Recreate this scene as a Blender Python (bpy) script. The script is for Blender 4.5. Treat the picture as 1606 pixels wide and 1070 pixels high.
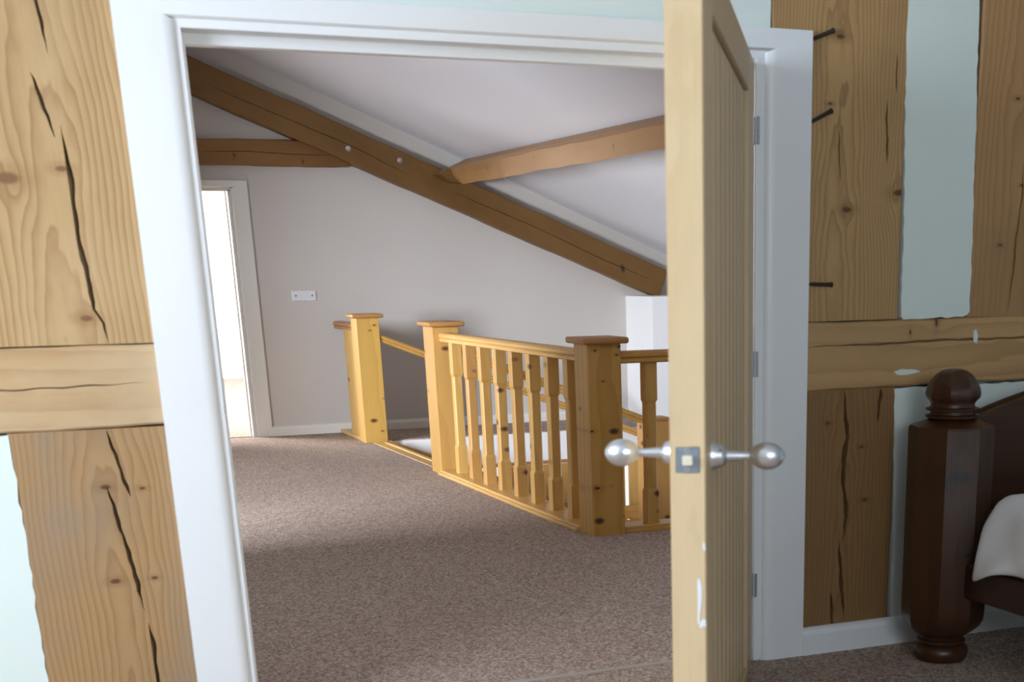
import bpy, bmesh, math, random
from mathutils import Vector, Matrix
random.seed(7)
for o in list(bpy.data.objects): bpy.data.objects.remove(o)
scene = bpy.context.scene
COL = scene.collection

# ------------------------------------------------------------------ camera
cam_d = bpy.data.cameras.new('camera'); cam = bpy.data.objects.new('camera', cam_d); COL.objects.link(cam)
cam_d.sensor_fit = 'HORIZONTAL'; cam_d.sensor_width = 36.0
cam_d.lens = 2287.04 / 1606 * 36.0
cam_d.shift_x = -(1081.75 - 803.0) / 1606; cam_d.shift_y = (1244.86 - 535.0) / 1606
cam_d.clip_start = 0.05; cam_d.clip_end = 200
CX, CY, CZ = (.903, -.429, -.010), (-.154, -.304, -.940), (.400, .851, -.341)
vx, vd, vf = Vector(CX).normalized(), Vector(CY), Vector(CZ)
vd = (vd - vx * vd.dot(vx)).normalized(); vf = vx.cross(vd)
cam.matrix_world = Matrix(((vx.x, -vd.x, -vf.x, 0), (vx.y, -vd.y, -vf.y, -4.591), (vx.z, -vd.z, -vf.z, 1.363), (0, 0, 0, 1)))
cam_d.dof.use_dof = True; cam_d.dof.focus_distance = 8.6; cam_d.dof.aperture_fstop = 5.0
scene.camera = cam

# ------------------------------------------------------------------ world, daylight, added fill, exposure
w = bpy.data.worlds.new('sky'); scene.world = w; w.use_nodes = True
w.node_tree.nodes['Background'].inputs[0].default_value = (.75, .85, 1, 1)
w.node_tree.nodes['Background'].inputs[1].default_value = 1.0
scene.view_settings.view_transform = 'Standard'; scene.view_settings.look = 'None'
scene.view_settings.exposure = 0.0; scene.view_settings.gamma = 1.0
scene.view_settings.use_curve_mapping = False

def daylight(name, loc, aim, sx, sy, power, color):
    l = bpy.data.lights.new(name, 'AREA'); l.shape = 'RECTANGLE'; l.size = sx; l.size_y = sy
    l.energy = power; l.color = color
    o = bpy.data.objects.new(name, l); COL.objects.link(o); o.location = loc
    o.rotation_euler = (Vector(aim) - Vector(loc)).to_track_quat('-Z', 'Y').to_euler()
    return o
daylight('bedroom_window_daylight', (-2.10, -2.05, 1.95), (0, -1.6, 1.2), 1.4, 1.3, 152, (.80, .89, 1))
daylight('bedroom_rear_fill', (.9, -6.15, 2.0), (2.5, 0, 2.5), 1.6, 1.1, 76, (.86, .93, 1))  # added fill lamp behind the viewer, brightens the right-hand wall
daylight('hall_window_daylight', (-3.3, 2.25, 1.7), (2.4, 4.6, .5), 1.5, 1.7, 1150, (.84, .90, 1))
daylight('landing_newel_fill', (-.95, 1.55, 1.9), (2.9, 2.9, .8), 1.1, .9, 19, (.90, .94, 1))  # added fill lamp, brightens the left face of the near newel
daylight('end_room_daylight', (-.6, 12.0, 1.6), (3, 12.4, 1.0), 3.0, 1.7, 800, (.98, .98, 1))
daylight('downstairs_daylight', (8.7, 8.6, -1.3), (4.5, 9.0, -1.3), 2.6, 1.6, 220, (.94, .96, 1))

# ------------------------------------------------------------------ node helpers
class NT:
    def __init__(s, name):
        s.m = bpy.data.materials.new(name); s.m.use_nodes = True
        s.t = s.m.node_tree; s.bsdf = s.t.nodes['Principled BSDF']
    def put(s, sock, v):
        if hasattr(v, 'node'): s.t.links.new(v, sock)
        elif v is not None: sock.default_value = v
    def math(s, op, a, b=None, c=None, clamp=False):
        n = s.t.nodes.new('ShaderNodeMath'); n.operation = op; n.use_clamp = clamp
        s.put(n.inputs[0], a)
        if b is not None: s.put(n.inputs[1], b)
        if c is not None: s.put(n.inputs[2], c)
        return n.outputs[0]
    def noise(s, vec, scale, detail=3, rough=.55, dist=0):
        n = s.t.nodes.new('ShaderNodeTexNoise'); s.put(n.inputs['Vector'], vec)
        n.inputs['Scale'].default_value = scale; n.inputs['Detail'].default_value = detail
        n.inputs['Roughness'].default_value = rough; n.inputs['Distortion'].default_value = dist
        return n.outputs['Fac']
    def xyz(s, vec):
        n = s.t.nodes.new('ShaderNodeSeparateXYZ'); s.put(n.inputs[0], vec); return n.outputs
    def comb(s, x, y, z):
        n = s.t.nodes.new('ShaderNodeCombineXYZ')
        for i, v in enumerate((x, y, z)): s.put(n.inputs[i], v)
        return n.outputs[0]
    def mul(s, vec, k):
        n = s.t.nodes.new('ShaderNodeVectorMath'); n.operation = 'MULTIPLY'; s.put(n.inputs[0], vec); n.inputs[1].default_value = k
        return n.outputs[0]
    def mix(s, f, a, b):
        n = s.t.nodes.new('ShaderNodeMix'); n.data_type = 'RGBA'; s.put(n.inputs[0], f)
        s.put(n.inputs[6], a if hasattr(a, 'node') else (*a, 1)); s.put(n.inputs[7], b if hasattr(b, 'node') else (*b, 1))
        return n.outputs[2]
    def smooth(s, v, lo, hi):
        n = s.t.nodes.new('ShaderNodeMapRange'); n.interpolation_type = 'SMOOTHSTEP'
        s.put(n.inputs[0], v); n.inputs[1].default_value = lo; n.inputs[2].default_value = hi
        return n.outputs[0]
    def pos(s, local):
        if not local:
            return s.t.nodes.new('ShaderNodeNewGeometry').outputs['Position']
        tc = s.t.nodes.new('ShaderNodeTexCoord').outputs['Object']
        r = s.t.nodes.new('ShaderNodeObjectInfo').outputs['Random']
        n = s.t.nodes.new('ShaderNodeVectorMath'); n.operation = 'ADD'; s.put(n.inputs[0], tc)
        s.put(n.inputs[1], s.comb(s.math('MULTIPLY', r, 37.3), s.math('MULTIPLY', r, 91.7), s.math('MULTIPLY', r, 53.1)))
        return n.outputs[0]
    def bump(s, h, strength, dist=.01):
        n = s.t.nodes.new('ShaderNodeBump'); s.put(n.inputs['Height'], h); n.inputs['Strength'].default_value = strength
        n.inputs['Distance'].default_value = dist; s.t.links.new(n.outputs[0], s.bsdf.inputs['Normal'])
    def out(s, col, rough=.5, metal=0.0, spec=.5):
        s.put(s.bsdf.inputs['Base Color'], col if hasattr(col, 'node') else (*col, 1))
        s.put(s.bsdf.inputs['Roughness'], rough); s.put(s.bsdf.inputs['Metallic'], metal)
        s.bsdf.inputs['Specular IOR Level'].default_value = spec
        return s.m

def lin(r, g, b):
    f = lambda c: ((c / 255 + .055) / 1.055) ** 2.4 if c > 10 else c / 255 / 12.92
    return (f(r), f(g), f(b))

def plain(name, col, rough=.5, metal=0.0, vary=.05, scale=3.0, spec=.5, bump=.0):
    t = NT(name); p = t.pos(False); n = t.noise(p, scale, 4)
    c = t.mix(n, tuple(x * (1 - vary) for x in col), tuple(min(1, x * (1 + vary)) for x in col))
    if bump: t.bump(t.noise(p, 60, 4), bump, .004)
    return t.out(c, rough, metal, spec)

def wood(name, base, dark, knotc, axis='Z', freq=26, knots=(), local=False, x0=0.0, tilt=.05, y0=.12, zc=1.0,
         rough=.5, contrast=.6, spots=0.0, stain=None, stain_amt=0.0, spec=.4, fibre=.5, spot_scale=4.0, shear=0.0, hue=None):
    """sawn timber: growth rings about a tilted pith, grain flowing round the listed knots (u, along, radius)"""
    t = NT(name); p = t.pos(local); X, Y, Z = t.xyz(p)
    if axis == 'Z': u, v, l = X, Y, Z
    elif axis == 'X': u, v, l = Z, Y, X
    else: u, v, l = Z, X, Y
    if shear: u = t.math('ADD', u, t.math('MULTIPLY', l, shear))
    q = t.comb(u, v, l)
    n1 = t.noise(t.mul(q, (1, 1, .35)), 2.6, 3)
    n2 = t.noise(t.mul(q, (1, 1, .3)), 9.0, 3)
    fib = t.noise(t.mul(q, (1, 1, .03)), 150, 4, .7)
    blot = t.noise(t.mul(q, (1, 1, .4)), 3.2, 5, .65)
    uu = u; kmask = None; khalo = None
    for (ku, kl, ka) in knots:
        du = t.math('SUBTRACT', u, ku); dl = t.math('MULTIPLY', t.math('SUBTRACT', l, kl), 2.1 if ka > .0 else 1)
        r2 = t.math('ADD', t.math('MULTIPLY', du, du), t.math('MULTIPLY', dl, dl))
        dl3 = t.math('MULTIPLY', t.math('SUBTRACT', l, kl), .55)
        r3 = t.math('ADD', t.math('MULTIPLY', du, du), t.math('MULTIPLY', dl3, dl3))
        flow = t.math('DIVIDE', t.math('MULTIPLY', du, ka * ka * 1.6), t.math('ADD', r3, ka * ka * .8))
        uu = t.math('SUBTRACT', uu, flow)
        rr = t.math('ADD', t.math('SQRT', r2), t.math('MULTIPLY', t.math('SUBTRACT', n2, .5), ka * .6))
        k = t.math('SUBTRACT', 1.0, t.smooth(rr, ka * .45, ka * 1.0))
        kmask = k if kmask is None else t.math('MAXIMUM', kmask, k)
        hh = t.math('SUBTRACT', 1.0, t.smooth(rr, ka * .8, ka * 3.0))
        khalo = hh if khalo is None else t.math('MAXIMUM', khalo, hh)
    a = t.math('ADD', t.math('SUBTRACT', uu, x0), t.math('MULTIPLY', t.math('SUBTRACT', n1, .5), .09))
    b = t.math('ADD', t.math('ADD', t.math('MULTIPLY', t.math('SUBTRACT', l, zc), tilt), v), t.math('ADD', y0, t.math('MULTIPLY', t.math('SUBTRACT', n2, .5), .05)))
    r = t.math('SQRT', t.math('ADD', t.math('MULTIPLY', a, a), t.math('MULTIPLY', b, b)))
    s = t.math('FRACT', t.math('MULTIPLY', r, freq))
    ring = t.math('MULTIPLY', t.math('POWER', s, 2.2), t.math('SUBTRACT', 1.0, t.smooth(s, .88, 1.0)))
    ring = t.math('MULTIPLY', ring, contrast)
    c = t.mix(ring, base, dark)
    c = t.mix(t.math('MULTIPLY', t.smooth(fib, .45, .75), fibre * .45), c, tuple(x * .72 for x in base))
    c = t.mix(t.math('MULTIPLY', t.smooth(blot, .45, .8), .45), c, tuple(x * .68 for x in base))
    if stain: c = t.mix(t.math('MULTIPLY', t.smooth(t.noise(t.mul(q, (1, 1, .5)), 1.9, 5, .6), .45, .68), stain_amt), c, stain)
    if spots:
        vn = t.t.nodes.new('ShaderNodeTexVoronoi'); t.put(vn.inputs['Vector'], t.mul(q, (1, 1, 1.7))); vn.inputs['Scale'].default_value = spot_scale
        dd = t.math('ADD', vn.outputs['Distance'], t.math('MULTIPLY', t.math('SUBTRACT', n2, .5), .12))
        rnd = t.xyz(vn.outputs['Color'])[0]
        k = t.math('MULTIPLY', t.math('SUBTRACT', 1.0, t.smooth(dd, spots * .35, spots)), t.smooth(rnd, .12, .3))
        kmask = k if kmask is None else t.math('MAXIMUM', kmask, k)
    if hue:
        rn = t.t.nodes.new('ShaderNodeObjectInfo').outputs['Random']
        c = t.mix(t.math('MULTIPLY', t.math('FRACT', t.math('MULTIPLY', rn, 7.31)), .55), c, hue)
    if khalo is not None: c = t.mix(t.math('MULTIPLY', khalo, .35), c, dark)
    if kmask is not None: c = t.mix(t.math('MULTIPLY', kmask, .92), c, knotc)
    t.bump(t.math('ADD', t.math('MULTIPLY', ring, -.6), fib), .18, .003)
    return t.out(c, rough, 0, spec)

# ------------------------------------------------------------------ mesh helpers
def bm_box(bm, lo, hi, bev=0.0, seg=2):
    lo, hi = Vector(lo), Vector(hi)
    vs = [bm.verts.new((x, y, z)) for x in (lo.x, hi.x) for y in (lo.y, hi.y) for z in (lo.z, hi.z)]
    fs = [(0, 1, 3, 2), (4, 6, 7, 5), (0, 4, 5, 1), (2, 3, 7, 6), (0, 2, 6, 4), (1, 5, 7, 3)]
    faces = [bm.faces.new([vs[i] for i in f]) for f in fs]
    if bev:
        es = list({e for f in faces for e in f.edges})
        bmesh.ops.bevel(bm, geom=es, offset=bev, segments=seg, profile=.5, affect='EDGES')
    return bm

def bm_prism(bm, prof, O, U, V, D):
    """polygon prof (u,v) at O, extruded by vector D"""
    O, U, V, D = Vector(O), Vector(U), Vector(V), Vector(D)
    a = [bm.verts.new(O + U * u + V * v) for u, v in prof]; b = [bm.verts.new(x.co + D) for x in a]
    n = len(prof)
    bm.faces.new(a); bm.faces.new(b[::-1])
    for i in range(n): bm.faces.new((a[i], b[i], b[(i + 1) % n], a[(i + 1) % n]))
    return bm

def bm_rings(bm, rings, cap=True):
    vs = [[bm.verts.new(p) for p in r] for r in rings]; n = len(rings[0])
    for i in range(len(vs) - 1):
        for j in range(n): bm.faces.new((vs[i][j], vs[i][(j + 1) % n], vs[i + 1][(j + 1) % n], vs[i + 1][j]))
    if cap: bm.faces.new(vs[0][::-1]); bm.faces.new(vs[-1])
    return bm

def bm_lathe(bm, prof, O, axis, seg=24):
    """prof of (radius, height) turned about axis through O"""
    O, A = Vector(O), Vector(axis).normalized()
    U = A.orthogonal().normalized(); W = A.cross(U)
    rings = [[O + A * h + (U * math.cos(2 * math.pi * k / seg) + W * math.sin(2 * math.pi * k / seg)) * max(r, 1e-4) for k in range(seg)] for r, h in prof]
    return bm_rings(bm, rings)

def finish(bm, name, mat, parent=None, smooth=False, base=None):
    bmesh.ops.recalc_face_normals(bm, faces=bm.faces[:])
    me = bpy.data.meshes.new(name)
    if parent is not None and base is None: base = Vector(parent.get('_b', (0, 0, 0)))
    if base is not None: bmesh.ops.translate(bm, verts=bm.verts[:], vec=-Vector(base))
    bm.to_mesh(me); bm.free()
    me.materials.append(mat)
    o = bpy.data.objects.new(name, me); COL.objects.link(o)
    if parent is not None: o.parent = parent
    elif base is not None: o.location = base
    if smooth:
        for p in me.polygons: p.use_smooth = True
        try: me.set_sharp_from_angle(angle=math.radians(38))
        except Exception: pass
    return o

def tag(o, label=None, cat=None, group=None, kind=None):
    if label: o['label'] = label
    if cat: o['category'] = cat
    if group: o['group'] = group
    if kind: o['kind'] = kind
    return o

def empty(name, loc, label=None, cat=None, group=None, kind=None):
    o = bpy.data.objects.new(name, None); o.empty_display_size = .1; COL.objects.link(o); o.location = loc
    o['_b'] = tuple(loc)
    return tag(o, label, cat, group, kind)

def box(name, lo, hi, mat, parent=None, bev=0.0, smooth=False, base=None):
    if parent is None and base is None:
        base = ((lo[0] + hi[0]) / 2, (lo[1] + hi[1]) / 2, lo[2])
    return finish(bm_box(bmesh.new(), lo, hi, bev), name, mat, parent, smooth, base)

def timber(name, O, U, V, N, width, length, depth, cracks, mat, parent=None, wob=.004, ch=.006, rows=70, base=None, seed=1):
    """squared beam whose front face is split by drying cracks. u across, v along, N outward.
    crack = (max width, depth, [(v,u),...])"""
    rnd = random.Random(seed); O, U, V, N = Vector(O), Vector(U).normalized(), Vector(V).normalized(), Vector(N).normalized()
    ph = [rnd.uniform(0, 6.3) for _ in range(8)]
    def wobble(v, k):
        return wob * (math.sin(v * 5.1 + ph[k]) * .6 + math.sin(v * 13.7 + ph[k + 1]) * .3 + math.sin(v * 31 + ph[k + 2]) * .2)
    vs = set([length * i / rows for i in range(rows + 1)])
    for wd, dp, pts in cracks:
        for v, u in pts: vs.add(min(max(v, 0), length))
    vs = sorted(vs); bm = bmesh.new(); grid = []
    cracks = sorted(cracks, key=lambda c: sum(p[1] for p in c[2]) / len(c[2]))
    for v in vs:
        a = wobble(v, 0); b = width + wobble(v, 3)
        row = [(a, -depth), (a, -ch), (a + ch, 0)]
        last = a + ch * 1.5
        for ci, (wd, dp, pts) in enumerate(cracks):
            pts = sorted(pts)
            if v <= pts[0][0]: u = pts[0][1]; wv = 0
            elif v >= pts[-1][0]: u = pts[-1][1]; wv = 0
            else:
                for (v0, u0), (v1, u1) in zip(pts, pts[1:]):
                    if v0 <= v <= v1: u = u0 + (u1 - u0) * (v - v0) / (v1 - v0 + 1e-9)
                s = (v - pts[0][0]) / (pts[-1][0] - pts[0][0])
                open_end = (pts[0][0] <= 1e-6 and s < .5) or (pts[-1][0] >= length - 1e-6 and s > .5)
                wv = wd * (1 if open_end else min(1, (1 - abs(2 * s - 1)) * 2.6)) * (1.0 + .35 * math.sin(v * 47 + ph[5]) * math.sin(v * 19 + ph[6]))
                u += .0014 * math.sin(v * 51 + ph[4]) + .001 * math.sin(v * 133)
            u = max(u, last + .002 + wv / 2)
            dd = -min(dp * 1.5, depth * .92) * min(1, wv / wd * 1.3)
            row += [(u - wv / 2 - .0004, 0), (u - wv * .36, dd), (u + wv * .36, dd), (u + wv / 2 + .0004, 0)]
            last = u + wv / 2 + .001
        row += [(b - ch, 0), (b, -ch), (b, -depth)]
        grid.append([bm.verts.new(O + U * u + V * v + N * n) for u, n in row])
    m = len(grid[0])
    for i in range(len(grid) - 1):
        for j in range(m - 1): bm.faces.new((grid[i][j], grid[i][j + 1], grid[i + 1][j + 1], grid[i + 1][j]))
        bm.faces.new((grid[i][m - 1], grid[i][0], grid[i + 1][0], grid[i + 1][m - 1]))
    bm.faces.new(grid[0]); bm.faces.new(grid[-1][::-1])
    return finish(bm, name, mat, parent, base=base)

# ------------------------------------------------------------------ materials
M = {}
M['paint'] = plain('white_gloss_paint', (.80, .83, .86), .38, vary=.015)
M['paint_hall'] = plain('cream_gloss_paint', (.74, .72, .66), .4, vary=.015)
M['plaster'] = plain('mint_plaster', (.74, .83, .80), .85, vary=.03, scale=2, bump=.15)
M['hallwall'] = plain('warm_white_wall', (.57, .53, .488), .9, vary=.02, scale=1.5)
M['ceil'] = plain('white_ceiling_paint', (.77, .77, .80), .9, vary=.02, scale=1.2)
M['bright'] = plain('white_wall_paint', (.85, .85, .85), .9, vary=.01)
M['socket'] = plain('white_plastic', (.72, .73, .76), .3, vary=.01)
M['screw'] = plain('dull_screw_steel', (.25, .25, .26), .4, .9)
M['chrome'] = plain('satin_chrome', (.74, .77, .82), .33, 1.0, vary=.03)
M['plate'] = plain('brushed_steel_plate', (.34, .39, .45), .4, .9, vary=.05)
M['brass'] = plain('latch_brass', (.95, .88, .72), .4, .6)
M['hinge'] = plain('grey_hinge_steel', (.46, .48, .51), .4, .8, vary=.1)
M['iron'] = plain('black_iron_nail', (.03, .025, .022), .7, .3)
M['bolt'] = plain('galvanised_bolt', (.5, .52, .55), .35, .9)
M['linen'] = plain('white_cotton', (.86, .87, .90), .9, vary=.02)
M['ticking'] = plain('cream_mattress_cloth', (.62, .6, .55), .9)
M['chip'] = plain('white_paint_smear', (.70, .72, .76), .6, vary=.03)

t = NT('speckled_loop_carpet'); p = t.pos(False)
n1 = t.noise(p, 210, 2, .7); n2 = t.noise(p, 70, 3, .6); n3 = t.noise(p, 1.3, 3)
vo = t.t.nodes.new('ShaderNodeTexVoronoi'); t.put(vo.inputs['Vector'], p); vo.inputs['Scale'].default_value = 125
rc = t.xyz(vo.outputs['Color'])[0]
c = t.mix(t.smooth(t.math('ADD', t.math('MULTIPLY', n1, .6), t.math('MULTIPLY', rc, .4)), .3, .72), lin(128, 108, 96), lin(206, 188, 175))
c = t.mix(t.math('MULTIPLY', t.smooth(n2, .5, .75), .35), c, lin(112, 95, 86))
c = t.mix(t.math('MULTIPLY', n3, .25), c, lin(156, 136, 122))
t.bump(t.math('ADD', vo.outputs['Distance'], n1), .4, .006)
M['carpet'] = t.out(c, .95, 0, .1)
M['strip'] = plain('grey_carpet_joint', lin(172, 160, 152), .8, vary=.1, scale=60)

PB, PD, PK = lin(188, 156, 110), lin(138, 96, 50), lin(120, 74, 40)
M['post_lu'] = wood('old_pine_upper_left', PB, PD, lin(122, 84, 52), 'Z', 60, [(.165, 1.60, .042), (.305, 1.625, .020), (.315, 1.24, .022)], x0=.27, tilt=.045, y0=.10, zc=1.9, contrast=.85, fibre=.9, stain=lin(204, 174, 134), stain_amt=.5)
M['post_ll'] = wood('old_pine_lower_left', lin(172, 138, 96), lin(126, 88, 48), lin(92, 56, 34), 'Z', 62, [(.30, .775, .018), (.40, .765, .012), (.29, .50, .018), (.40, .50, .013)], x0=.30, tilt=.06, y0=.09, zc=.95, contrast=.65, stain=lin(146, 130, 112), stain_amt=.85)
M['rail_l'] = wood('old_pine_rail_left', lin(192, 160, 118), lin(154, 112, 68), PK, 'X', 24, [(.30, 1.10, .006), (-.06, .96, .01)], x0=1.05, tilt=.02, y0=.05, zc=0, contrast=.5, stain=lin(208, 186, 152), stain_amt=.55)
M['post_ru'] = wood('old_pine_upper_right', lin(186, 150, 102), lin(116, 80, 42), lin(92, 56, 30), 'Z', 84, [(2.735, 2.06, .022), (2.775, 1.535, .024), (2.98, 1.59, .03), (2.70, 1.86, .012)], x0=2.74, tilt=.03, y0=.07, zc=1.53, contrast=.7, fibre=.9, stain=lin(150, 116, 78), stain_amt=.6)
M['post_rl'] = wood('old_pine_lower_right', lin(144, 110, 70), lin(96, 66, 37), lin(80, 48, 28), 'Z', 74, [(2.86, .74, .012), (2.88, .55, .014), (2.72, .83, .012)], x0=2.78, tilt=.03, y0=.06, zc=.5, contrast=.55, fibre=.9, stain=lin(120, 86, 56), stain_amt=.5)
M['post_rr'] = wood('old_pine_far_right', lin(182, 142, 96), lin(124, 82, 44), lin(84, 52, 30), 'Z', 56, [(3.42, 1.42, .012), (3.5, 1.62, .01), (3.46, 1.9, .014)], x0=3.5, tilt=.03, y0=.09, zc=1.5, contrast=.5, stain=lin(150, 118, 80), stain_amt=.5)
M['rail_r'] = wood('old_pine_rail_right', lin(196, 158, 110), lin(140, 98, 56), lin(86, 56, 34), 'X', 26, [(1.16, 3.16, .02), (1.13, 3.05, .012)], x0=1.06, tilt=.02, y0=.06, zc=3, contrast=.5, stain=lin(172, 140, 98), stain_amt=.6)
OB, OD, OK_ = lin(124, 90, 46), lin(84, 58, 26), lin(44, 28, 14)
M['rafter'] = wood('brown_oak_rafter', OB, OD, OK_, 'X', 16, [], x0=3.55, tilt=.01, y0=.1, zc=3, contrast=.45, stain=lin(96, 66, 32), stain_amt=.6, spots=.12, spot_scale=2.5, shear=.397)
M['collar'] = wood('brown_oak_collar', lin(138, 98, 52), lin(92, 60, 28), OK_, 'X', 20, [(2.24, 2.2, .02), (2.2, 2.75, .016)], x0=2.25, tilt=.02, y0=.08, zc=2, contrast=.5, stain=lin(104, 66, 32), stain_amt=.5)
M['purlin'] = wood('orange_oak_purlin', lin(152, 112, 68), lin(112, 76, 40), lin(60, 36, 26), 'Y', 16, [(2.10, 7.4, .012), (2.08, 4.8, .022), (2.11, 6.3, .010)], x0=2.08, tilt=.01, y0=.1, zc=5, contrast=.35)
M['pine'] = wood('varnished_knotty_pine', lin(208, 166, 94), lin(174, 124, 58), lin(84, 44, 28), 'Z', 22, [], local=True, x0=0, tilt=.03, y0=.3, zc=0, rough=.38, contrast=.4, spots=.20, spot_scale=5.0, hue=lin(172, 118, 66))
M['pine_x'] = wood('varnished_pine_across', lin(202, 156, 84), lin(166, 114, 52), lin(92, 44, 24), 'X', 26, [], local=True, x0=0, tilt=.02, y0=.2, zc=0, rough=.38, contrast=.4, spots=.05, spot_scale=3)
M['pine_y'] = wood('varnished_pine_along', lin(212, 168, 100), lin(174, 122, 60), lin(92, 44, 24), 'Y', 26, [], local=True, x0=0, tilt=.02, y0=.2, zc=0, rough=.35, contrast=.4, spots=.05, spot_scale=3)
M['cap'] = wood('darker_pine_cap', lin(178, 130, 76), lin(144, 96, 50), lin(80, 40, 22), 'X', 26, [], local=True, x0=0, tilt=.02, y0=.2, zc=0, rough=.4, contrast=.4)
M['newel3'] = wood('knotty_pine_newel_front', lin(196, 152, 78), lin(150, 100, 42), lin(62, 28, 22), 'Z', 20, [(2.915, .955, .012), (3.035, .93, .011), (3.05, .97, .012), (2.955, .80, .010), (2.885, .55, .016), (2.905, .255, .022), (3.06, .095, .012)], x0=2.97, tilt=.03, y0=-2.6, zc=.9, rough=.38, contrast=.5, spots=.19, spot_scale=4.6)
M['newel1'] = wood('knotty_pine_newel_back', lin(206, 164, 86), lin(168, 120, 52), lin(80, 38, 22), 'Z', 18, [(3.02, .93, .016), (2.98, .89, .012), (3.02, .09, .014), (3.055, .35, .012)], x0=2.95, tilt=.03, y0=-7.6, zc=.9, rough=.38, contrast=.35, spots=.19, spot_scale=4.6)
M['door'] = wood('pale_oak_door', lin(206, 182, 144), lin(182, 150, 106), lin(150, 110, 66), 'Z', 30, [], local=True, x0=0, tilt=.02, y0=.25, zc=0, rough=.45, contrast=.35, spots=.02, spot_scale=2)
M['door_h'] = wood('pale_oak_door_rail', lin(200, 174, 136), lin(178, 144, 100), lin(150, 110, 66), 'X', 30, [], local=True, x0=0, tilt=.02, y0=.25, zc=0, rough=.45, contrast=.35)
M['bed'] = wood('dark_stained_pine', lin(66, 37, 17), lin(38, 21, 10), lin(26, 14, 12), 'Z', 16, [(3.0, .67, .055), (2.88, .52, .014), (3.04, .40, .02)], x0=3.05, tilt=.04, y0=.4, zc=.6, rough=.35, contrast=.55, spec=.5)
M['bed_x'] = wood('dark_stained_pine_across', lin(62, 35, 17), lin(38, 21, 10), lin(34, 17, 12), 'X', 16, [], x0=.7, tilt=.02, y0=.4, zc=3, rough=.38, contrast=.5)

# ------------------------------------------------------------------ the setting: floors
def slab(name, x0, x1, y0, y1, z0, z1, mat, parent=None, **k):
    return box(name, (x0, y0, z0), (x1, y1, z1), mat, parent, **k)
fl = slab('floor', -1.9, 6.4, -5.9, .115, -.25, 0, M['carpet']); tag(fl, 'dark speckled bedroom carpet under the open door', kind='structure')
fh = empty('floor', (1.3, 4, 0), 'brown speckled landing carpet beyond the doorway', kind='structure')
slab('carpet', -.6, 2.93, .115, 8.85, -.25, 0, M['carpet'], fh)
slab('carpet', 2.93, 8.6, .115, 2.72, -.25, 0, M['carpet'], fh)
slab('carpet', 2.93, 8.6, 7.9, 8.85, -.25, -.002, M['carpet'], fh)
slab('fascia', 3.02, 8.6, 7.885, 7.9, -.255, -.012, M['bright'], fh)
slab('edge_bead', 3.02, 8.6, 7.865, 7.9, -.285, -.255, M['cap'], fh, bev=.008)
slab('fascia', 3.02, 8.6, 2.72, 2.735, -.255, 0, M['bright'], fh)
fe = slab('floor', -.6, 4.6, 8.85, 16.4, -.25, 0, M['carpet']); tag(fe, 'pale carpet of the bright end room', kind='structure')
fd = slab('floor', .5, 8.8, .2, 12.2, -2.75, -2.6, M['carpet']); tag(fd, 'carpet downstairs below the stairwell', kind='structure')
ts = slab('trim_3', .62, 2.46, .100, .128, -.002, .006, M['strip'], bev=.003); tag(ts, 'thin carpet joint strip across the doorway', kind='structure')

# ------------------------------------------------------------------ bedroom door wall with its exposed frame
wf = empty('wall_front', (1.5, 0, 0), 'mint plaster wall with exposed old timbers around the doorway', kind='structure')
def wall_piece(name, x0, x1, z0, z1, y0=.075, y1=.16, mat='plaster', parent=wf):
    return box(name, (x0, y0, z0), (x1, y1, z1), M[mat], parent)
wall_piece('plaster', -1.9, .63, 0, 2.75); wall_piece('plaster', 2.47, 6.4, 0, 2.75); wall_piece('plaster', .63, 2.47, 2.03, 2.75)

def panel(name, pts, y, depth, mat, parent, seed=0, wob=.004, step=.03):
    """hand-finished plaster panel with a wavering outline in the XZ plane"""
    r = random.Random(seed); out = []
    n = len(pts)
    for i in range(n):
        a, b = Vector(pts[i]), Vector(pts[(i + 1) % n]); L = (b - a).length; k = max(1, int(L / step))
        for j in range(k):
            q = a + (b - a) * j / k; out.append((q.x + r.uniform(-wob, wob), q.y + r.uniform(-wob, wob)))
    bm = bmesh.new(); bm_prism(bm, out, (0, y, 0), (1, 0, 0), (0, 0, 1), (0, depth, 0))
    return finish(bm, name, mat, parent)
P_ = M['plaster']
panel('plaster_panel', [(.49, 2.2), (2.474, 2.2), (2.474, 2.02), (.49, 2.02)], -.002, .09, P_, wf, 1, .001)
panel('plaster_panel', [(.49, 2.74), (2.478, 2.74), (2.474, 2.2), (.49, 2.2)], -.002, .09, P_, wf, 2, .001)
panel('plaster_panel', [(2.985, 2.74), (3.262, 2.74), (3.272, 2.2), (3.286, 1.8), (3.296, 1.4), (3.300, 1.20), (3.292, 1.186), (3.27, 1.178), (3.02, 1.174), (3.006, 1.186), (3.004, 1.5), (2.992, 1.9)], -.003, .09, P_, wf, 3, .003)
panel('plaster_panel', [(2.992, .94), (4.6, .936), (4.6, .05), (3.012, .05), (3.008, .5)], -.001, .09, P_, wf, 4, .003)
panel('plaster_panel', [(-1.88, .93), (.066, .932), (.068, .6), (.060, .05), (-1.88, .05)], -.001, .09, P_, wf, 5, .004)
panel('plaster_panel', [(-1.88, 2.74), (-.30, 2.74), (-.30, 1.17), (-1.88, 1.17)], -.001, .09, P_, wf, 6, .004)

ZU, XU, NU = (0, 0, 1), (1, 0, 0), (0, -1, 0)
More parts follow.
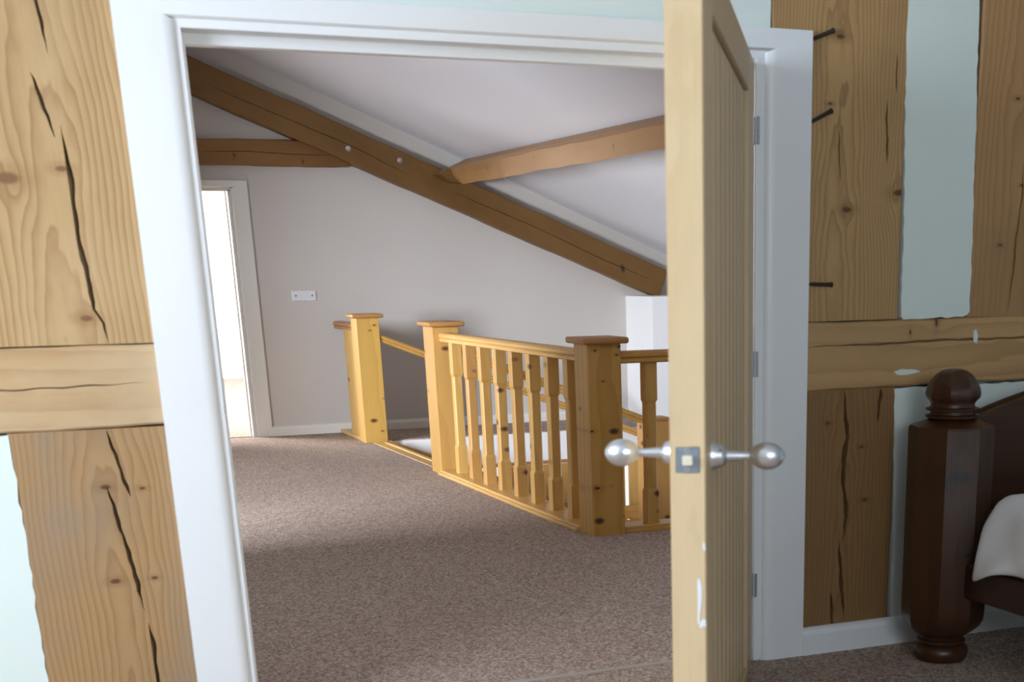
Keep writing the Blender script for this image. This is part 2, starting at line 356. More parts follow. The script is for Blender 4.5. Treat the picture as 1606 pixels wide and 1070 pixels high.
# cracks measured along the timbers: (v along, u across)
def tp(name, x0, x1, z0, z1, cracks, mat, seed):
    cr = [(wd, dp, [(z - z0, x - x0) for x, z in pts]) for wd, dp, pts in cracks]
    return timber(name, (x0, 0, z0), XU, ZU, NU, x1 - x0, z1 - z0, .06, cr, M[mat], wf, seed=seed)
def tr(name, x0, x1, z0, z1, cracks, mat, seed):
    cr = [(wd, dp, [(x - x0, z - z0) for x, z in pts]) for wd, dp, pts in cracks]
    return timber(name, (x0, -.001, z0), ZU, XU, NU, z1 - z0, x1 - x0, .06, cr, M[mat], wf, seed=seed)
tp('timber_post', -.30, .50, 1.170, 2.74, [
    (.009, .03, [(.285, 2.30), (.295, 2.12), (.305, 1.99), (.315, 1.90)]),
    (.009, .03, [(.262, 1.86), (.275, 1.82), (.285, 1.77), (.300, 1.70)]),
    (.0125, .04, [(.262, 1.735), (.290, 1.665), (.300, 1.60), (.318, 1.50), (.330, 1.38), (.338, 1.295), (.336, 1.265), (.356, 1.225), (.365, 1.171)])], 'post_lu', 3)
tp('timber_post', .062, .50, .05, .938, [
    (.010, .03, [(.325, .937), (.335, .88), (.352, .80), (.366, .74)]),
    (.011, .035, [(.302, .78), (.318, .70), (.330, .62), (.345, .54), (.352, .46), (.362, .40)]),
    (.011, .035, [(.318, .37), (.330, .30), (.345, .18), (.35, .06)])], 'post_ll', 5)
tr('timber_rail', -1.88, .50, .940, 1.168, [(.004, .01, [(-.4, 1.06), (.1, 1.055), (.45, 1.062)])], 'rail_l', 7)
tp('timber_post', 2.478, 2.998, 1.176, 2.74, [
    (.008, .02, [(2.92, 1.88), (2.925, 1.78), (2.93, 1.68)]),
    (.005, .012, [(2.735, 1.78), (2.74, 1.70), (2.745, 1.63)]),
    (.006, .02, [(2.955, 2.02), (2.958, 1.9)])], 'post_ru', 11)
tp('timber_post', 2.60, 3.000, .05, .944, [
    (.017, .035, [(2.782, .943), (2.790, .86), (2.800, .78), (2.788, .70), (2.785, .64), (2.805, .50), (2.790, .40)]),
    (.013, .03, [(2.775, .42), (2.785, .30), (2.80, .16), (2.805, .12)]),
    (.012, .03, [(2.745, .22), (2.752, .15), (2.756, .07)]),
    (.012, .025, [(2.935, .943), (2.93, .88), (2.928, .82)])], 'post_rl', 13)
tp('timber_post', 3.292, 3.95, 1.176, 2.74, [
    (.006, .02, [(3.50, 1.70), (3.505, 1.58), (3.49, 1.45), (3.485, 1.32), (3.47, 1.19)])], 'post_rr', 17)
tr('timber_rail', 2.60, 6.3, .946, 1.174, [(.007, .02, [(2.61, 1.092), (2.9, 1.094), (3.25, 1.10), (3.6, 1.098), (4.2, 1.1)])], 'rail_r', 19)
panel('plaster_smear', [(2.985, .995), (3.02, 1.004), (3.07, 1.003), (3.10, .994), (3.06, .985), (3.0, .984)], -.0035, .004, P_, wf, 8, .002, .02)
panel('plaster_smear', [(3.322, 1.125), (3.335, 1.132), (3.345, 1.11), (3.338, 1.085), (3.325, 1.09)], -.0035, .004, P_, wf, 9, .002, .02)
# old nails left in the right-hand post
for (xa, za, xb, zb) in ((2.622, 2.045, 2.70, 2.075), (2.622, 1.80, 2.70, 1.838), (2.628, 1.298, 2.715, 1.295)):
    a, b = Vector((xa, -.004, za)), Vector((xb, -.016, zb)); bm = bmesh.new()
    L = (b - a).length
    bm_lathe(bm, [(.002, 0), (.006, .01), (.0065, L * .75), (.0075, L * .92), (.0095, L * .95), (.008, L)], a, b - a, 8)
    finish(bm, 'iron_nail', M['iron'], wf)

# architrave, lining and stop of the doorway
tr1 = empty('trim_1', (1.55, 0, 0), 'white painted door casing around the open doorway', kind='structure')
def casing_bar(name, pts2d, place, mat=M['paint'], parent=tr1):
    bm = bmesh.new(); place(bm, pts2d); return finish(bm, name, mat, parent, smooth=True)
def round_prof(wd, th, r=.040, n=9):
    """section: a across from outer edge 0 to inner edge wd, b = thickness towards the room; inner edge rounded over"""
    p = [(0, 0), (0, th)]
    for i in range(n + 1):
        a = math.pi / 2 * i / n; p.append((wd - r + r * math.sin(a), max(0, th - r * .6 + r * .6 * math.cos(a))))
    p.append((wd, 0)); return p
XL0, XL1, XR1, XR0, ZI, ZO, TH = .483, .645, 2.449, 2.616, 1.997, 2.069, .026
def mitred(name, outer, inner, sgn):
    rings = []
    prof = round_prof(XL1 - XL0, TH)
    for end in (0, 1):
        ring = []
        for a, b in prof:
            f = a / (XL1 - XL0)
            x = outer[0] + (inner[0] - outer[0]) * f
            if end == 0: z = 0
            else: z = outer[1] + (inner[1] - outer[1]) * f
            ring.append((x, -b, z))
        rings.append(ring)
    bm = bmesh.new(); bm_rings(bm, rings); return finish(bm, name, M['paint'], tr1, smooth=True)
mitred('architrave', (XL0, ZO), (XL1, ZI), 1); mitred('architrave', (XR0, ZO), (XR1, ZI), -1)
prof = round_prof(1.0, TH, .22); rings = []
for end in (0, 1):
    ring = []
    for f, b in prof:
        b2 = TH if b > TH else max(b, 0)
        f2 = f; z = ZO + (ZI - ZO) * f2
        x = (XL0 + (XL1 - XL0) * f2) if end == 0 else (XR0 + (XR1 - XR0) * f2)
        ring.append((x, -b2 if b >= 0 else 0, z))
    rings.append(ring)
bm = bmesh.new(); bm_rings(bm, rings); finish(bm, 'architrave', M['paint'], tr1, smooth=True)
Pm = M['paint']
box('door_lining', (.632, -.008, 0), (.658, .165, 1.985), Pm, tr1, .003)
box('door_lining', (2.420, -.008, 0), (2.470, .165, 1.985), Pm, tr1, .003)
box('door_lining', (.632, -.008, 1.982), (2.470, .165, 2.03), Pm, tr1, .003)
box('door_stop', (.656, .075, 0), (.676, .12, 1.955), Pm, tr1, .003)
box('door_stop', (2.402, .085, 0), (2.422, .12, 1.955), Pm, tr1, .003)
box('door_stop', (.656, .075, 1.952), (2.432, .12, 1.984), Pm, tr1, .003)
sk = box('strike_plate', (.6565, .012, .93), (.6605, .055, 1.02), M['plate'], tr1); 
box('strike_plate', (.655, -.0095, .965), (.662, -.0075, .985), M['plate'], tr1)

# baseboards of the bedroom
def base_prof(h, d): return [(0, 0), (0, h), (d * .35, h), (d * .75, h - .008), (d, h - .024), (d, 0)]
def baseboard(name, O, U, D, h, d, mat, label):
    bm = bmesh.new(); bm_prism(bm, base_prof(h, d), O, U, (0, 0, 1), D)
    o = finish(bm, name, mat, None, base=O); tag(o, label, kind='structure'); return o
baseboard('baseboard_front', (XR0, 0, 0), (0, -1, 0), (3.7, 0, 0), .100, .03, M['paint'], 'white skirting board behind the bed post')
baseboard('baseboard_left', (-1.88, 0, 0), (0, -1, 0), (2.36, 0, 0), .100, .03, M['paint'], 'white skirting board left of the doorway')

# other bedroom walls, window openings, ceiling
def wall_with_hole_x(name, x0, x1, y0, y1, z0, z1, hole, mat, label):
    e = empty(name, ((x0 + x1) / 2, (y0 + y1) / 2, z0), label, kind='structure'); ya, yb, za, zb = hole
    for (a, b, c, d) in ((y0, ya, z0, z1), (yb, y1, z0, z1), (ya, yb, z0, za), (ya, yb, zb, z1)):
        if b - a > .001 and d - c > .001: box('wall_panel', (x0, a, c), (x1, b, d), mat, e)
    return e
def wall_with_hole_y(name, y0, y1, x0, x1, z0, z1, hole, mat, label):
    e = empty(name, ((x0 + x1) / 2, (y0 + y1) / 2, z0), label, kind='structure'); xa, xb, za, zb = hole
    for (a, b, c, d) in ((x0, xa, z0, z1), (xb, x1, z0, z1), (xa, xb, z0, za), (xa, xb, zb, z1)):
        if b - a > .001 and d - c > .001: box('wall_panel', (a, y0, c), (b, y1, d), mat, e)
    return e
wall_with_hole_x('wall_left', -2.0, -1.9, -5.9, .0, 0, 2.75, (-2.8, -1.3, 1.15, 2.55), M['plaster'], 'bedroom side wall with a window')
wall_with_hole_y('wall_back', -6.0, -5.9, -2.0, 6.5, 0, 2.75, (.1, 1.7, 1.3, 2.45), M['plaster'], 'bedroom wall behind the viewer with an added opening for fill light')  # opening added to let the rear fill lamp in
wr = box('wall_right', (6.4, -6.0, 0), (6.5, .16, 2.75), M['plaster']); tag(wr, 'bedroom side wall beyond the bed', kind='structure')
cb = box('ceiling', (-2.0, -6.0, 2.75), (6.5, .16, 2.85), M['ceil']); tag(cb, 'flat bedroom ceiling', kind='structure')
def window_x(name, x, ya, yb, za, zb, mat, label):
    e = empty(name, (x, (ya + yb) / 2, za), label, kind='structure'); f = .06
    for a, b, c, d in ((ya, yb, za, za + f), (ya, yb, zb - f, zb), (ya, ya + f, za + f, zb - f), (yb - f, yb, za + f, zb - f), ((ya + yb) / 2 - .02, (ya + yb) / 2 + .02, za + f, zb - f)):
        box('window_frame', (x - .03, a, c), (x + .03, b, d), mat, e, .006)
def window_y(name, y, xa, xb, za, zb, mat, label):
    e = empty(name, ((xa + xb) / 2, y, za), label, kind='structure'); f = .06
    for a, b, c, d in ((xa, xb, za, za + f), (xa, xb, zb - f, zb), (xa, xa + f, za + f, zb - f), (xb - f, xb, za + f, zb - f)):
        box('window_frame', (a, y - .03, c), (b, y + .03, d), mat, e, .006)
window_x('window_1', -1.95, -2.8, -1.3, 1.15, 2.55, M['paint'], 'casement window lighting the bedroom')
window_y('added_rear_opening', -5.95, .1, 1.7, 1.3, 2.45, M['paint'], 'added window frame for the fill light behind the viewer')  # unseen frame, added around the rear fill lamp's opening

# ------------------------------------------------------------------ landing walls and roof
HW = M['hallwall']
wall_with_hole_x('wall_left', -.7, -.6, .16, 2.6, 0, 4.6, (1.0, 2.1, 1.4, 2.4), HW, 'landing side wall with an added opening for fill light')  # opening added to let the newel fill lamp in
window_x('added_landing_opening', -.65, 1.0, 2.1, 1.4, 2.4, M['paint'], 'added small window frame for the landing fill light')  # unseen frame, added around the newel fill lamp's opening
wall_with_hole_x('wall_left', -.7, -.6, 2.6, 8.72, 0, 4.6, (2.95, 5.1, .0, 2.1), HW, 'landing side wall with a tall window')
window_x('window_3', -.65, 2.95, 5.1, .0, 2.1, M['paint'], 'tall window lighting the landing')
wall_with_hole_y('wall_far', 8.72, 8.85, -.7, 8.7, 0, 4.6, (1.40, 2.135, 0, 1.985), HW, 'warm white end wall of the landing under the rafter')
wn = wall_with_hole_y('wall_near', .16, .18, -.7, 8.7, 0, 4.6, (.63, 2.47, 0, 2.03), HW, 'landing face of the door wall')
wr2 = box('wall_right', (8.6, .16, -2.6), (8.7, 2.7, 1.0), HW); tag(wr2, 'landing side wall beyond the stairwell', kind='structure')
wr3 = box('wall_right', (8.6, 2.7, 0), (8.7, 8.85, 1.0), HW); tag(wr3, 'landing side wall above the stair foot', kind='structure')
SL = .4085
zc = lambda x: 3.052 - SL * (x - 2.172)
bm = bmesh.new(); bm_prism(bm, [(-.75, zc(-.75)), (8.75, zc(8.75)), (8.75, zc(8.75) + .12), (-.75, zc(-.75) + .12)], (0, .16, 0), (1, 0, 0), (0, 0, 1), (0, 8.69, 0))
sc = finish(bm, 'ceiling', M['ceil'], None, base=(3.5, 4.4, 2.5)); tag(sc, 'white sloping ceiling falling to the right over the stairs', kind='structure')
pier = box('wall_pier', (5.655, 8.12, -.25), (8.6, 8.74, 1.10), M['bright'], bev=.006); tag(pier, 'low white boxed wall under the foot of the rafter', kind='structure')
baseboard('baseboard_far', (2.285, 8.72, 0), (0, -1, 0), (3.37, 0, 0), .083, .03, M['paint_hall'], 'cream skirting board along the landing end wall')

# end doorway casing
tr2 = empty('trim_2', (1.75, 8.72, 0), 'cream painted casing of the end doorway', kind='structure')
def mit2(outer, inner):
    rings = []
    for end in (0, 1):
        ring = []
        for a, b in round_prof(1.0, .03, .18):
            x = outer[0] + (inner[0] - outer[0]) * a; b = min(b, .03)
            ring.append((x, 8.72 - max(b, 0), 0 if end == 0 else outer[1] + (inner[1] - outer[1]) * a))
        rings.append(ring)
    finish(bm_rings(bmesh.new(), rings), 'architrave', M['paint_hall'], tr2, smooth=True)
mit2((2.285, 2.052), (2.140, 1.985)); mit2((1.25, 2.052), (1.395, 1.985))
rings = [[(x0 + (x1 - x0) * a, 8.72 - max(min(b, .03), 0), 2.052 - .067 * a) for a, b in round_prof(1.0, .03, .3)] for x0, x1 in ((1.25, 1.395), (2.285, 2.140))]
finish(bm_rings(bmesh.new(), rings), 'architrave', M['paint_hall'], tr2, smooth=True)
box('door_lining', (2.125, 8.71, 0), (2.150, 8.86, 1.985), M['paint_hall'], tr2, .002)
box('door_lining', (1.385, 8.71, 0), (1.41, 8.86, 1.985), M['paint_hall'], tr2, .002)
box('door_lining', (1.385, 8.71, 1.972), (2.15, 8.86, 2.0), M['paint_hall'], tr2, .002)
box('threshold_strip', (1.41, 8.73, -.002), (2.125, 8.76, .006), M['strip'], tr2, .002)
box('door_stop', (2.112, 8.79, 0), (2.127, 8.82, 1.972), M['paint_hall'], tr2, .002)
# end room
BR = M['bright']
we = box('wall_end_room', (-.7, 16.4, 0), (4.7, 16.5, 3.0), BR); tag(we, 'brightly lit white wall of the end room', kind='structure')
we2 = box('wall_end_room', (4.6, 8.85, 0), (4.7, 16.4, 3.0), BR); tag(we2, 'white side wall of the end room', kind='structure')
ce = box('ceiling', (-.7, 8.85, 2.6), (4.7, 16.5, 2.7), BR); tag(ce, 'ceiling of the end room', kind='structure')
wall_with_hole_x('wall_end_room', -.7, -.6, 8.85, 16.4, 0, 3.0, (10.4, 13.6, .7, 2.4), BR, 'window wall of the end room')
window_x('window_4', -.65, 10.4, 13.6, .7, 2.4, M['paint'], 'window lighting the end room')
# downstairs
wd_ = box('wall_downstairs', (.5, 12.2, -2.6), (8.8, 12.3, -.25), BR); tag(wd_, 'bright white wall downstairs', kind='structure')
wd2 = box('wall_downstairs', (.4, .2, -2.6), (.5, 12.2, -.25), BR); tag(wd2, 'white side wall downstairs', kind='structure')
wd3 = box('ceiling', (4.7, 8.85, -.25), (8.8, 12.3, -.15), BR); tag(wd3, 'ceiling downstairs', kind='structure')
wd4 = box('wall_downstairs', (.5, .2, -2.6), (8.8, .3, -.25), BR); tag(wd4, 'near wall downstairs', kind='structure')

# roof timbers
rk = Vector((1, 0, -.397)).normalized(); ru = Vector((.397, 0, 1)).normalized()
p0 = Vector((.2, 8.6, 2.672 + .397 * (1.934 - .2)))
L = (5.95 - .2) / rk.x
ra = empty('roof_rafter', (5.7, 8.66, 1.11), 'long brown oak rafter sloping down across the white end wall', 'beam')
timber('beam', p0, ru, rk, (0, -1, 0), .272 * rk.x + .002, L, .12, [
    (.004, .012, [(1.9, .11), (2.6, .12), (3.1, .13), (3.7, .10)]), (.004, .012, [(4.0, .12), (4.9, .13), (5.5, .11), (6.1, .12)])], M['rafter'], ra, wob=.004, ch=.006, seed=23)
for x, z in ((3.125, 2.306), (3.556, 2.222)):
    bm = bmesh.new(); bm_lathe(bm, [(.022, 0), (.022, .006), (.013, .007), (.013, .016), (.004, .018)], (x, 8.6, z), (0, -1, 0), 12)
    finish(bm, 'bolt_head', M['bolt'], ra)
cb_ = timber('collar_beam', (0, 8.64, 2.165), ZU, XU, NU, .195, 3.14, .08, [(.005, .015, [(1.95, .10), (2.3, .105), (2.7, .09), (3.05, .09)])], M['collar'], None, seed=29, base=(1.6, 8.66, 2.165))
tag(cb_, 'horizontal brown oak collar beam meeting the rafter above the end doorway', 'beam')
pu = empty('roof_purlin', (4.05, 5, 2.0), 'orange-brown oak purlin running from the rafter towards the door under the ceiling', 'beam')
bm = bmesh.new(); rings = []
rr = random.Random(5)
for i in range(41):
    y = .18 + (8.50 - .18) * i / 40; j = rr.uniform(-.005, .005); k = rr.uniform(-.004, .004)
    c_ = (0.0, .035, .075)[max(0, i - 38)]
    rings.append([(3.935 + k + c_, y, 2.016 + j + c_), (3.93 + k, y, 2.148 + j), (3.965 + k, y, 2.176), (4.10, y, 2.235), (4.32, y, 2.20), (4.22, y, 2.105)])
bm_rings(bm, rings); finish(bm, 'beam', M['purlin'], pu)
bm = bmesh.new(); bm_prism(bm, [(3.83, 2.115), (3.90, 2.15), (4.00, 2.15), (4.17, 2.09), (4.13, 2.045), (3.95, 2.05)], (0, 8.38, 0), (1, 0, 0), (0, 0, 1), (0, .24, 0))
bmesh.ops.bevel(bm, geom=bm.edges[:], offset=.006, segments=1, affect='EDGES')
o = finish(bm, 'bearing_block', M['rafter'], pu); tag(o, 'darker block under the end of the beam')

# blank plate on the end wall
sp = empty('wall_plate', (2.669, 8.72, 1.11), 'small white blank plate with two screws on the end wall', 'wall plate')
box('plate', (2.567, 8.706, 1.110), (2.771, 8.72, 1.192), M['socket'], sp, .005)
for x in (2.60, 2.738):
    bm = bmesh.new(); bm_lathe(bm, [(.0075, 0), (.006, .003)], (x, 8.706, 1.151), (0, -1, 0), 10); finish(bm, 'screw', M['screw'], sp)

# ------------------------------------------------------------------ stair balustrade
NX0, NX1 = 2.872, 3.06
def newel(parent, y0, y1, mat, z0=-.25, z1=.99, x0=NX0, x1=NX1, capmat=M['cap'], over=.034):
    n = box('newel_post', (x0, y0, z0), (x1, y1, z1), mat, parent, .006)
    bm = bmesh.new(); bm_box(bm, (x0 - over, y0 - over, z1 - .004), (x1 + over, y1 + over, z1 + .028), .011, 3)
    c = finish(bm, 'cap', capmat, n, True, base=parent['_b']); return n
def rail_prof(wd=.10, h=.062):
    a = wd / 2
    return [(-a * .72, 0), (-a * .9, .006), (-a * .9, .020), (-a * .78, .026), (-a, .034), (-a, .048), (-a * .8, h - .004), (-a * .4, h), (a * .4, h), (a * .8, h - .004), (a, .048), (a, .034), (a * .78, .026), (a * .9, .020), (a * .9, .006), (a * .72, 0)]
def handrail(parent, a, b, side, mat, name='handrail'):
    a, b = Vector(a), Vector(b); d = b - a; up = Vector((0, 0, 1))
    bm = bmesh.new(); bm_prism(bm, rail_prof(), a, side, up, d); return finish(bm, name, mat, parent)
def baluster_mesh(h=.86, s=.0345):
    def ring(z, a, c):
        return [(a, -a + c, z), (a, a - c, z), (a - c, a, z), (-a + c, a, z), (-a, a - c, z), (-a, -a + c, z), (-a + c, -a, z), (a - c, -a, z)]
    secs = [(0, s, .002), (.205 * h, s, .002), (.225 * h, s * .87, .007), (.745 * h, s * .87, .007), (.765 * h, s, .002), (h, s, .002)]
    bm = bm_rings(bmesh.new(), [ring(*q) for q in secs]); bmesh.ops.recalc_face_normals(bm, faces=bm.faces[:])
    me = bpy.data.meshes.new('baluster'); bm.to_mesh(me); bm.free(); me.materials.append(M['pine']); return me
BAL = baluster_mesh()
def baluster(parent, x, y, z, mesh=BAL):
    o = bpy.data.objects.new('baluster', mesh); COL.objects.link(o); o.parent = parent
    o.location = Vector((x, y, z)) - Vector(parent['_b']); return o

bs = empty('balustrade', (2.97, 4.2, 0), 'knotty pine balustrade with two capped newel posts along the stairwell', 'balustrade')
n3 = newel(bs, 2.69, 2.885, M['newel3'])
n2 = newel(bs, 5.545, 5.775, M['pine'])
handrail(bs, (2.965, 2.885, .886), (2.965, 5.545, .886), (1, 0, 0), M['pine_y'])
for i in range(8): baluster(bs, 2.955, 5.31 - i * (5.31 - 3.155) / 7, .03)
box('base_rail', (2.862, 2.885, 0), (3.04, 5.545, .032), M['pine_y'], bs, .006)
box('edge_bead', (2.846, 2.885, -.002), (2.864, 5.545, .018), M['pine_y'], bs, .006)
handrail(bs, (3.06, 2.775, .882), (6.9, 2.775, .882), (0, -1, 0), M['pine_x'])
box('base_rail', (3.06, 2.71, 0), (6.9, 2.86, .034), M['pine_x'], bs, .006)
box('edge_bead', (3.06, 2.698, -.002), (6.9, 2.712, .018), M['pine_x'], bs, .005)
for i in range(12): baluster(bs, 3.255 + i * .30, 2.785, .03)
newel(bs, 2.69, 2.885, M['pine'], x0=6.9, x1=7.09)
# descending handrail of the flight, near side, with the lower newel
sl = .387
handrail(bs, (3.058, 5.65, .797), (4.46, 5.65, .797 - sl * 1.402), (0, 1, 0), M['pine_x'], 'stair_handrail')
newel(bs, 5.57, 5.74, M['pine'], z0=-2.6, z1=.272, x0=4.455, x1=4.66, over=.002)

nb = empty('newel_balustrade', (2.97, 8.2, 0), 'pine newel post with a short rail to the end wall', 'balustrade')
newel(nb, 7.755, 7.945, M['newel1'])
handrail(nb, (2.945, 7.945, .878), (2.945, 8.72, .878), (1, 0, 0), M['cap'])
box('half_newel', (2.895, 7.97, .02), (3.03, 8.34, .884), M['newel1'], nb, .005)
handrail(nb, (3.058, 7.82, .80), (5.65, 7.82, .80 - sl * 2.592), (0, 1, 0), M['pine_x'], 'stair_handrail')
box('base_rail', (2.875, 7.945, 0), (3.04, 8.70, .03), M['pine_y'], nb, .006)

# flight of stairs
st = empty('staircase', (3.03, 6.75, -.25), 'carpeted flight of stairs going down to the right between two handrails', 'staircase')
box('nosing', (3.005, 5.812, -.03), (3.05, 7.718, .012), M['pine_y'], st, .01)
box('nosing', (2.925, 5.812, -.02), (3.006, 7.718, .004), M['pine_y'], st, .004)
ris = .1935; run = .5
for i in range(13):
    x = 3.05 + run * i; z = -ris * (i + 1)
    if z < -2.55: break
    if x > 8: break
    box('tread', (x - .02, 5.85, z - .03), (x + run + .01, 7.68, z), M['carpet'], st, .01)
    box('riser', (x - .025, 5.85, z), (x - .005, 7.68, z + ris - .03), M['carpet'], st)
for y0, y1, xs in ((5.812, 5.85, 3.06), (7.68, 7.718, 3.06)):
    bm = bmesh.new(); x1 = 8.5
    zt = lambda x: .02 - sl * (x - 3.05)
    bm_prism(bm, [(xs, zt(xs)), (x1, zt(x1)), (x1, zt(x1) - .34), (xs, zt(xs) - .34)], (0, y0, 0), (1, 0, 0), (0, 0, 1), (0, y1 - y0, 0))
    finish(bm, 'string', M['pine_x'], st)
lb = empty('lower_balustrade', (5.1, 7.84, -.85), 'row of light pine spindles below the white stairwell fascia', 'balustrade')
for i in range(9):
    x = 4.18 + i * .165; top = -.285; bot = zt(x) - .01
    box('spindle', (x - .06, 7.83, bot), (x + .06, 7.865, top), M['pine'], lb, .003)

box('lower_rail', (4.95, 7.80, -.825), (6.2, 7.828, -.70), M['pine_x'], lb, .008)

# ------------------------------------------------------------------ the open door leaf
dv = Vector((.51, .86, 0)).normalized(); nr = Vector((dv.y, -dv.x, 0))
H0 = Vector((2.415, -.004, 0)); DW, DT, DH = 1.99, .078, 1.972
dr = empty('door_1', (H0.x, H0.y, 0), 'pale oak boarded door standing open towards the bedroom', 'door', kind='structure')
def dloc(t, d, z): return H0 - dv * t - nr * d + Vector((0, 0, z))     # t from hinge, d behind the bedroom face
def dbox(name, t0, t1, d0, d1, z0, z1, mat, bev=.003, parent=dr):
    bm = bmesh.new(); vs = [bm.verts.new(dloc(t, d, z)) for t in (t0, t1) for d in (d0, d1) for z in (z0, z1)]
    fs = [bm.faces.new([vs[i] for i in f]) for f in ((0, 1, 3, 2), (4, 6, 7, 5), (0, 4, 5, 1), (2, 3, 7, 6), (0, 2, 6, 4), (1, 5, 7, 3))]
    if bev: bmesh.ops.bevel(bm, geom=bm.edges[:], offset=bev, segments=2, affect='EDGES')
    return finish(bm, name, mat, parent, base=dr['_b'])
SH, SLd = .32, .245
dbox('stile', 0, SH, 0, DT, .012, DH, M['door']); dbox('stile', DW - SLd, DW, 0, DT, .012, DH, M['door'])
dbox('rail', SH, DW - SLd, 0, DT, 1.857, DH, M['door_h']); dbox('rail', SH, DW - SLd, 0, DT, .012, .06, M['door_h'])
nb_ = 9; pw = (DW - SLd - SH) / nb_
for i in range(nb_):
    dbox('board', SH + i * pw + .002, SH + (i + 1) * pw - .002, .012, DT - .012, .055, 1.862, M['door'], .011)
def lathe_part(name, prof, O, ax, mat, parent, seg=28):
    bm = bmesh.new(); bm_lathe(bm, prof, O, ax, seg); return finish(bm, name, mat, parent, True, base=dr['_b'])
KZ = .968; KT = DW - .155
def ball(h0, L, R, r0, n=14):
    p = []
    for i in range(n + 1):
        a = math.pi * i / n; c0 = math.asin(min(1, r0 / R))
        a = c0 + (math.pi - c0) * i / n
        p.append((max(R * math.sin(a), .0005), h0 + L / 2 - L / 2 * math.cos(a)))
    return p
for d, ax, sc in ((0, nr, 1.0), (DT, -nr, 1.0)):
    O = dloc(KT, d, KZ - (.010 if d == 0 else .003))
    rose = lathe_part('rose', [(.031, 0), (.031, .006), (.027, .012), (.025, .024), (.021, .03), (.014, .034), (.012, .036)], O, ax, M['chrome'], dr)
    lathe_part('knob', [(.0125, .034), (.0115, .05), (.0095, .07), (.0085, .085)] + ball(.085, .080, .0305, .0085), O, ax, M['chrome'], dr)
    if d == 0:
        lathe_part('rose_screw', [(.005, 0), (.004, .002)], O + ax * .022 - dv * .02 + Vector((0, 0, .012)), (ax * .5 - dv).normalized(), M['screw'], rose, 10)
# latch let into the leading edge
def edge_pt(s, z, out=0.0): return H0 - dv * (DW + out) - nr * (DT * s) + Vector((0, 0, z))
def ebox(name, s0, s1, z0, z1, o0, o1, mat, parent, bev=.0015):
    bm = bmesh.new(); vs = [bm.verts.new(edge_pt(s, z, o)) for s in (s0, s1) for o in (o0, o1) for z in (z0, z1)]
    for f in ((0, 1, 3, 2), (4, 6, 7, 5), (0, 4, 5, 1), (2, 3, 7, 6), (0, 2, 6, 4), (1, 5, 7, 3)): bm.faces.new([vs[i] for i in f])
    if bev: bmesh.ops.bevel(bm, geom=bm.edges[:], offset=bev, segments=2, affect='EDGES')
    return finish(bm, name, mat, parent, base=dr['_b'])
lp = ebox('latch_plate', .16, .84, .940, .996, -.01, .0015, M['plate'], dr)
ebox('latch_bolt', .36, .64, .958, .978, -.005, .016, M['brass'], lp)
for z in (.988, .947):
    lathe_part('plate_screw', [(.008, 0), (.007, .0012)], edge_pt(.5, z, .0012), -dv, M['bolt'], lp, 14)
def smear(pts):
    bm = bmesh.new(); f = [bm.verts.new(edge_pt(s, z, .0012)) for s, z in pts]; b = [bm.verts.new(edge_pt(s, z, -.001)) for s, z in pts]
    bm.faces.new(f); n = len(f)
    for i in range(n): bm.faces.new((f[i], b[i], b[(i + 1) % n], f[(i + 1) % n]))
    finish(bm, 'paint_smear', M['chip'], dr, base=dr['_b'])
smear([(.26, .705), (.20, .712), (.13, .69), (.14, .66), (.19, .628), (.20, .607), (.26, .610), (.25, .66)])
smear([(.22, .606), (.12, .618), (.03, .617), (.02, .603), (.12, .601), (.20, .597)])
smear([(.11, .786), (.05, .793), (.02, .775), (.07, .770)])
for zc_ in (1.772, 1.042, .279):
    hg = dbox('hinge', -.002, .05, -.0015, .004, zc_ - .042, zc_ + .042, M['hinge'], .0008)
    for k in range(5):
        z = zc_ - .042 + k * .0168
        lathe_part('knuckle', [(.009, .0006), (.0105, .002), (.0105, .0148), (.009, .0162)], H0 + nr * .008 + dv * .012 + Vector((0, 0, z)), (0, 0, 1), M['hinge'], hg, 12)
    box('hinge_leaf', (2.4215, -.0105, zc_ - .042), (2.432, -.0075, zc_ + .042), M['hinge'], tr1)

# ------------------------------------------------------------------ bed by the wall
bd = empty('bed', (3.9, -1.4, 0), 'dark stained pine bed with a thick octagonal post by the door wall', 'bed')
PX, PY = 3.047, -.285
def bed_post(px, py, mat):
    bm = bmesh.new(); rings = []
    prof = [(0, .112, 0), (.012, .122, 0), (.038, .126, 0), (.052, .116, 0), (.060, .100, 0), (.068, .112, 0), (.075, .112, 0), (.082, .100, 0), (.092, .104, 0), (.100, .128, .4),
            (.112, .150, 1), (.128, .172, 1), (.150, .186, 1), (.180, .190, 1), (.822, .190, 1), (.832, .183, 1), (.848, .126, .6), (.855, .100, 0), (.860, .118, 0), (.867, .120, 0), (.871, .098, 0), (.880, .098, 0), (.884, .116, 0),
            (.890, .118, 0), (.895, .098, 0), (.903, .096, .2), (.914, .103, .7), (.924, .117, 1), (.938, .122, 1), (.958, .117, 1), (.982, .100, 1), (1.002, .078, 1), (1.014, .055, 1), (1.019, .030, 1)]
    for z, r, o in prof:
        r *= .785
        ring = []
        for k in range(32):
            a = 2 * math.pi * k / 32 + math.radians(5)
            m = (a - math.radians(5)) % (math.pi / 4) - math.pi / 8
            f = math.cos(math.pi / 8) / math.cos(m)
            ring.append((px + r * (1 + (f - 1) * o) * math.cos(a), py + r * (1 + (f - 1) * o) * math.sin(a), z))
        rings.append(ring)
    bm_rings(bm, rings); return finish(bm, 'bed_post', mat, bd, True)
bed_post(PX, PY, M['bed']); bed_post(4.95, PY, M['bed'])
bm = bmesh.new(); top = []
for i in range(25):
    f = i / 24; x = 3.12 + (4.86 - 3.12) * f; top.append((x, .832 + .16 * math.sin(math.pi * f) ** .8))
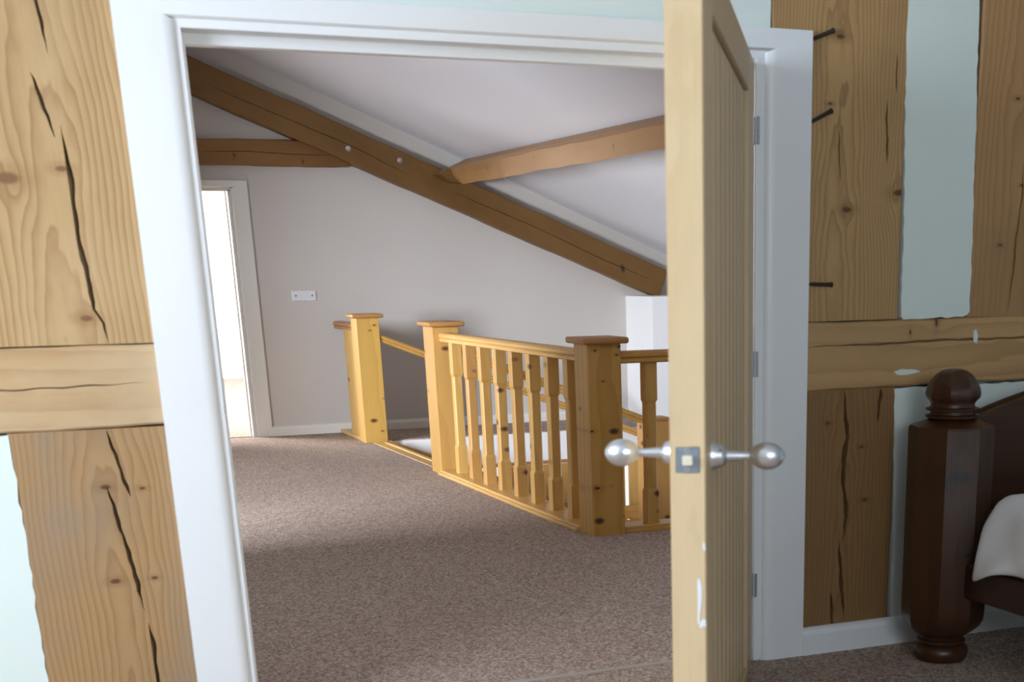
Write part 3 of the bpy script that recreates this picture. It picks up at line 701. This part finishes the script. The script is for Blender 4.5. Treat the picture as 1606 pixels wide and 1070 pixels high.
bm_prism(bm, [(3.12, .40)] + top + [(4.86, .40)], (0, -.255, 0), (1, 0, 0), (0, 0, 1), (0, .04, 0)); finish(bm, 'headboard', M['bed_x'], bd)
bm = bmesh.new(); bm_prism(bm, top + [(x, z - .062) for x, z in top[::-1]], (0, -.285, 0), (1, 0, 0), (0, 0, 1), (0, .085, 0)); finish(bm, 'top_rail', M['bed_x'], bd)
box('lower_rail', (3.16, -.28, .42), (4.86, -.21, .52), M['bed_x'], bd, .006)
box('side_rail', (3.035, -2.45, .25), (3.095, -.40, .37), M['bed_x'], bd, .008)
box('side_rail', (4.93, -2.45, .25), (4.99, -.40, .37), M['bed_x'], bd, .008)
box('foot_rail', (3.035, -2.5, .25), (4.99, -2.44, .37), M['bed_x'], bd, .008)
for x in (3.0, 4.92): box('leg', (x, -2.56, 0), (x + .1, -2.46, .40), M['bed_x'], bd, .01)
mt = box('mattress', (3.13, -2.4, .30), (4.92, -.45, .50), M['ticking'], bev=.05, smooth=True); tag(mt, 'cream mattress under the white duvet', 'mattress')
# duvet
bm = bmesh.new(); rows = []
r = random.Random(4)
for j in range(41):
    y = -.505 - 1.9 * j / 40; row = []
    hem = .335 + .061 * min(1, (j * 1.9 / 40) / .3) + .012 * math.sin(y * 17)
    tz = .582 + .03 * min(1, j / 4) + .008 * math.sin(y * 9)
    path = [(2.99 + .012 * math.sin(y * 23), hem), (3.018 + .010 * math.sin(y * 19 + 1), hem + .09), (3.042 + .008 * math.sin(y * 27), hem + .19), (3.085, tz), (3.13, tz + .022), (3.3, tz + .03), (3.6, tz + .035), (4.2, tz + .04), (4.8, tz + .03), (4.98, tz), (5.03, hem + .1), (5.05, hem)]
    for k in range(len(path) - 1):
        for s in range(3):
            f = s / 3; row.append((path[k][0] * (1 - f) + path[k + 1][0] * f, path[k][1] * (1 - f) + path[k + 1][1] * f))
    row.append(path[-1])
    rows.append([bm.verts.new((x, y + (.0 if j else .004 * math.sin(x * 40)), z + .004 * math.sin(x * 31 + y * 13))) for x, z in row])
for a, b in zip(rows, rows[1:]):
    for k in range(len(a) - 1): bm.faces.new((a[k], a[k + 1], b[k + 1], b[k]))
du = finish(bm, 'duvet', M['linen'], None, True, base=(3.9, -1.4, .5)); tag(du, 'white cotton duvet hanging over the side of the dark bed', 'duvet')
md = du.modifiers.new('thick', 'SOLIDIFY'); md.thickness = .018; md.offset = -1
md = du.modifiers.new('sub', 'SUBSURF'); md.levels = 1; md.render_levels = 1

for o in bpy.data.objects:
    if '_b' in o: del o['_b']
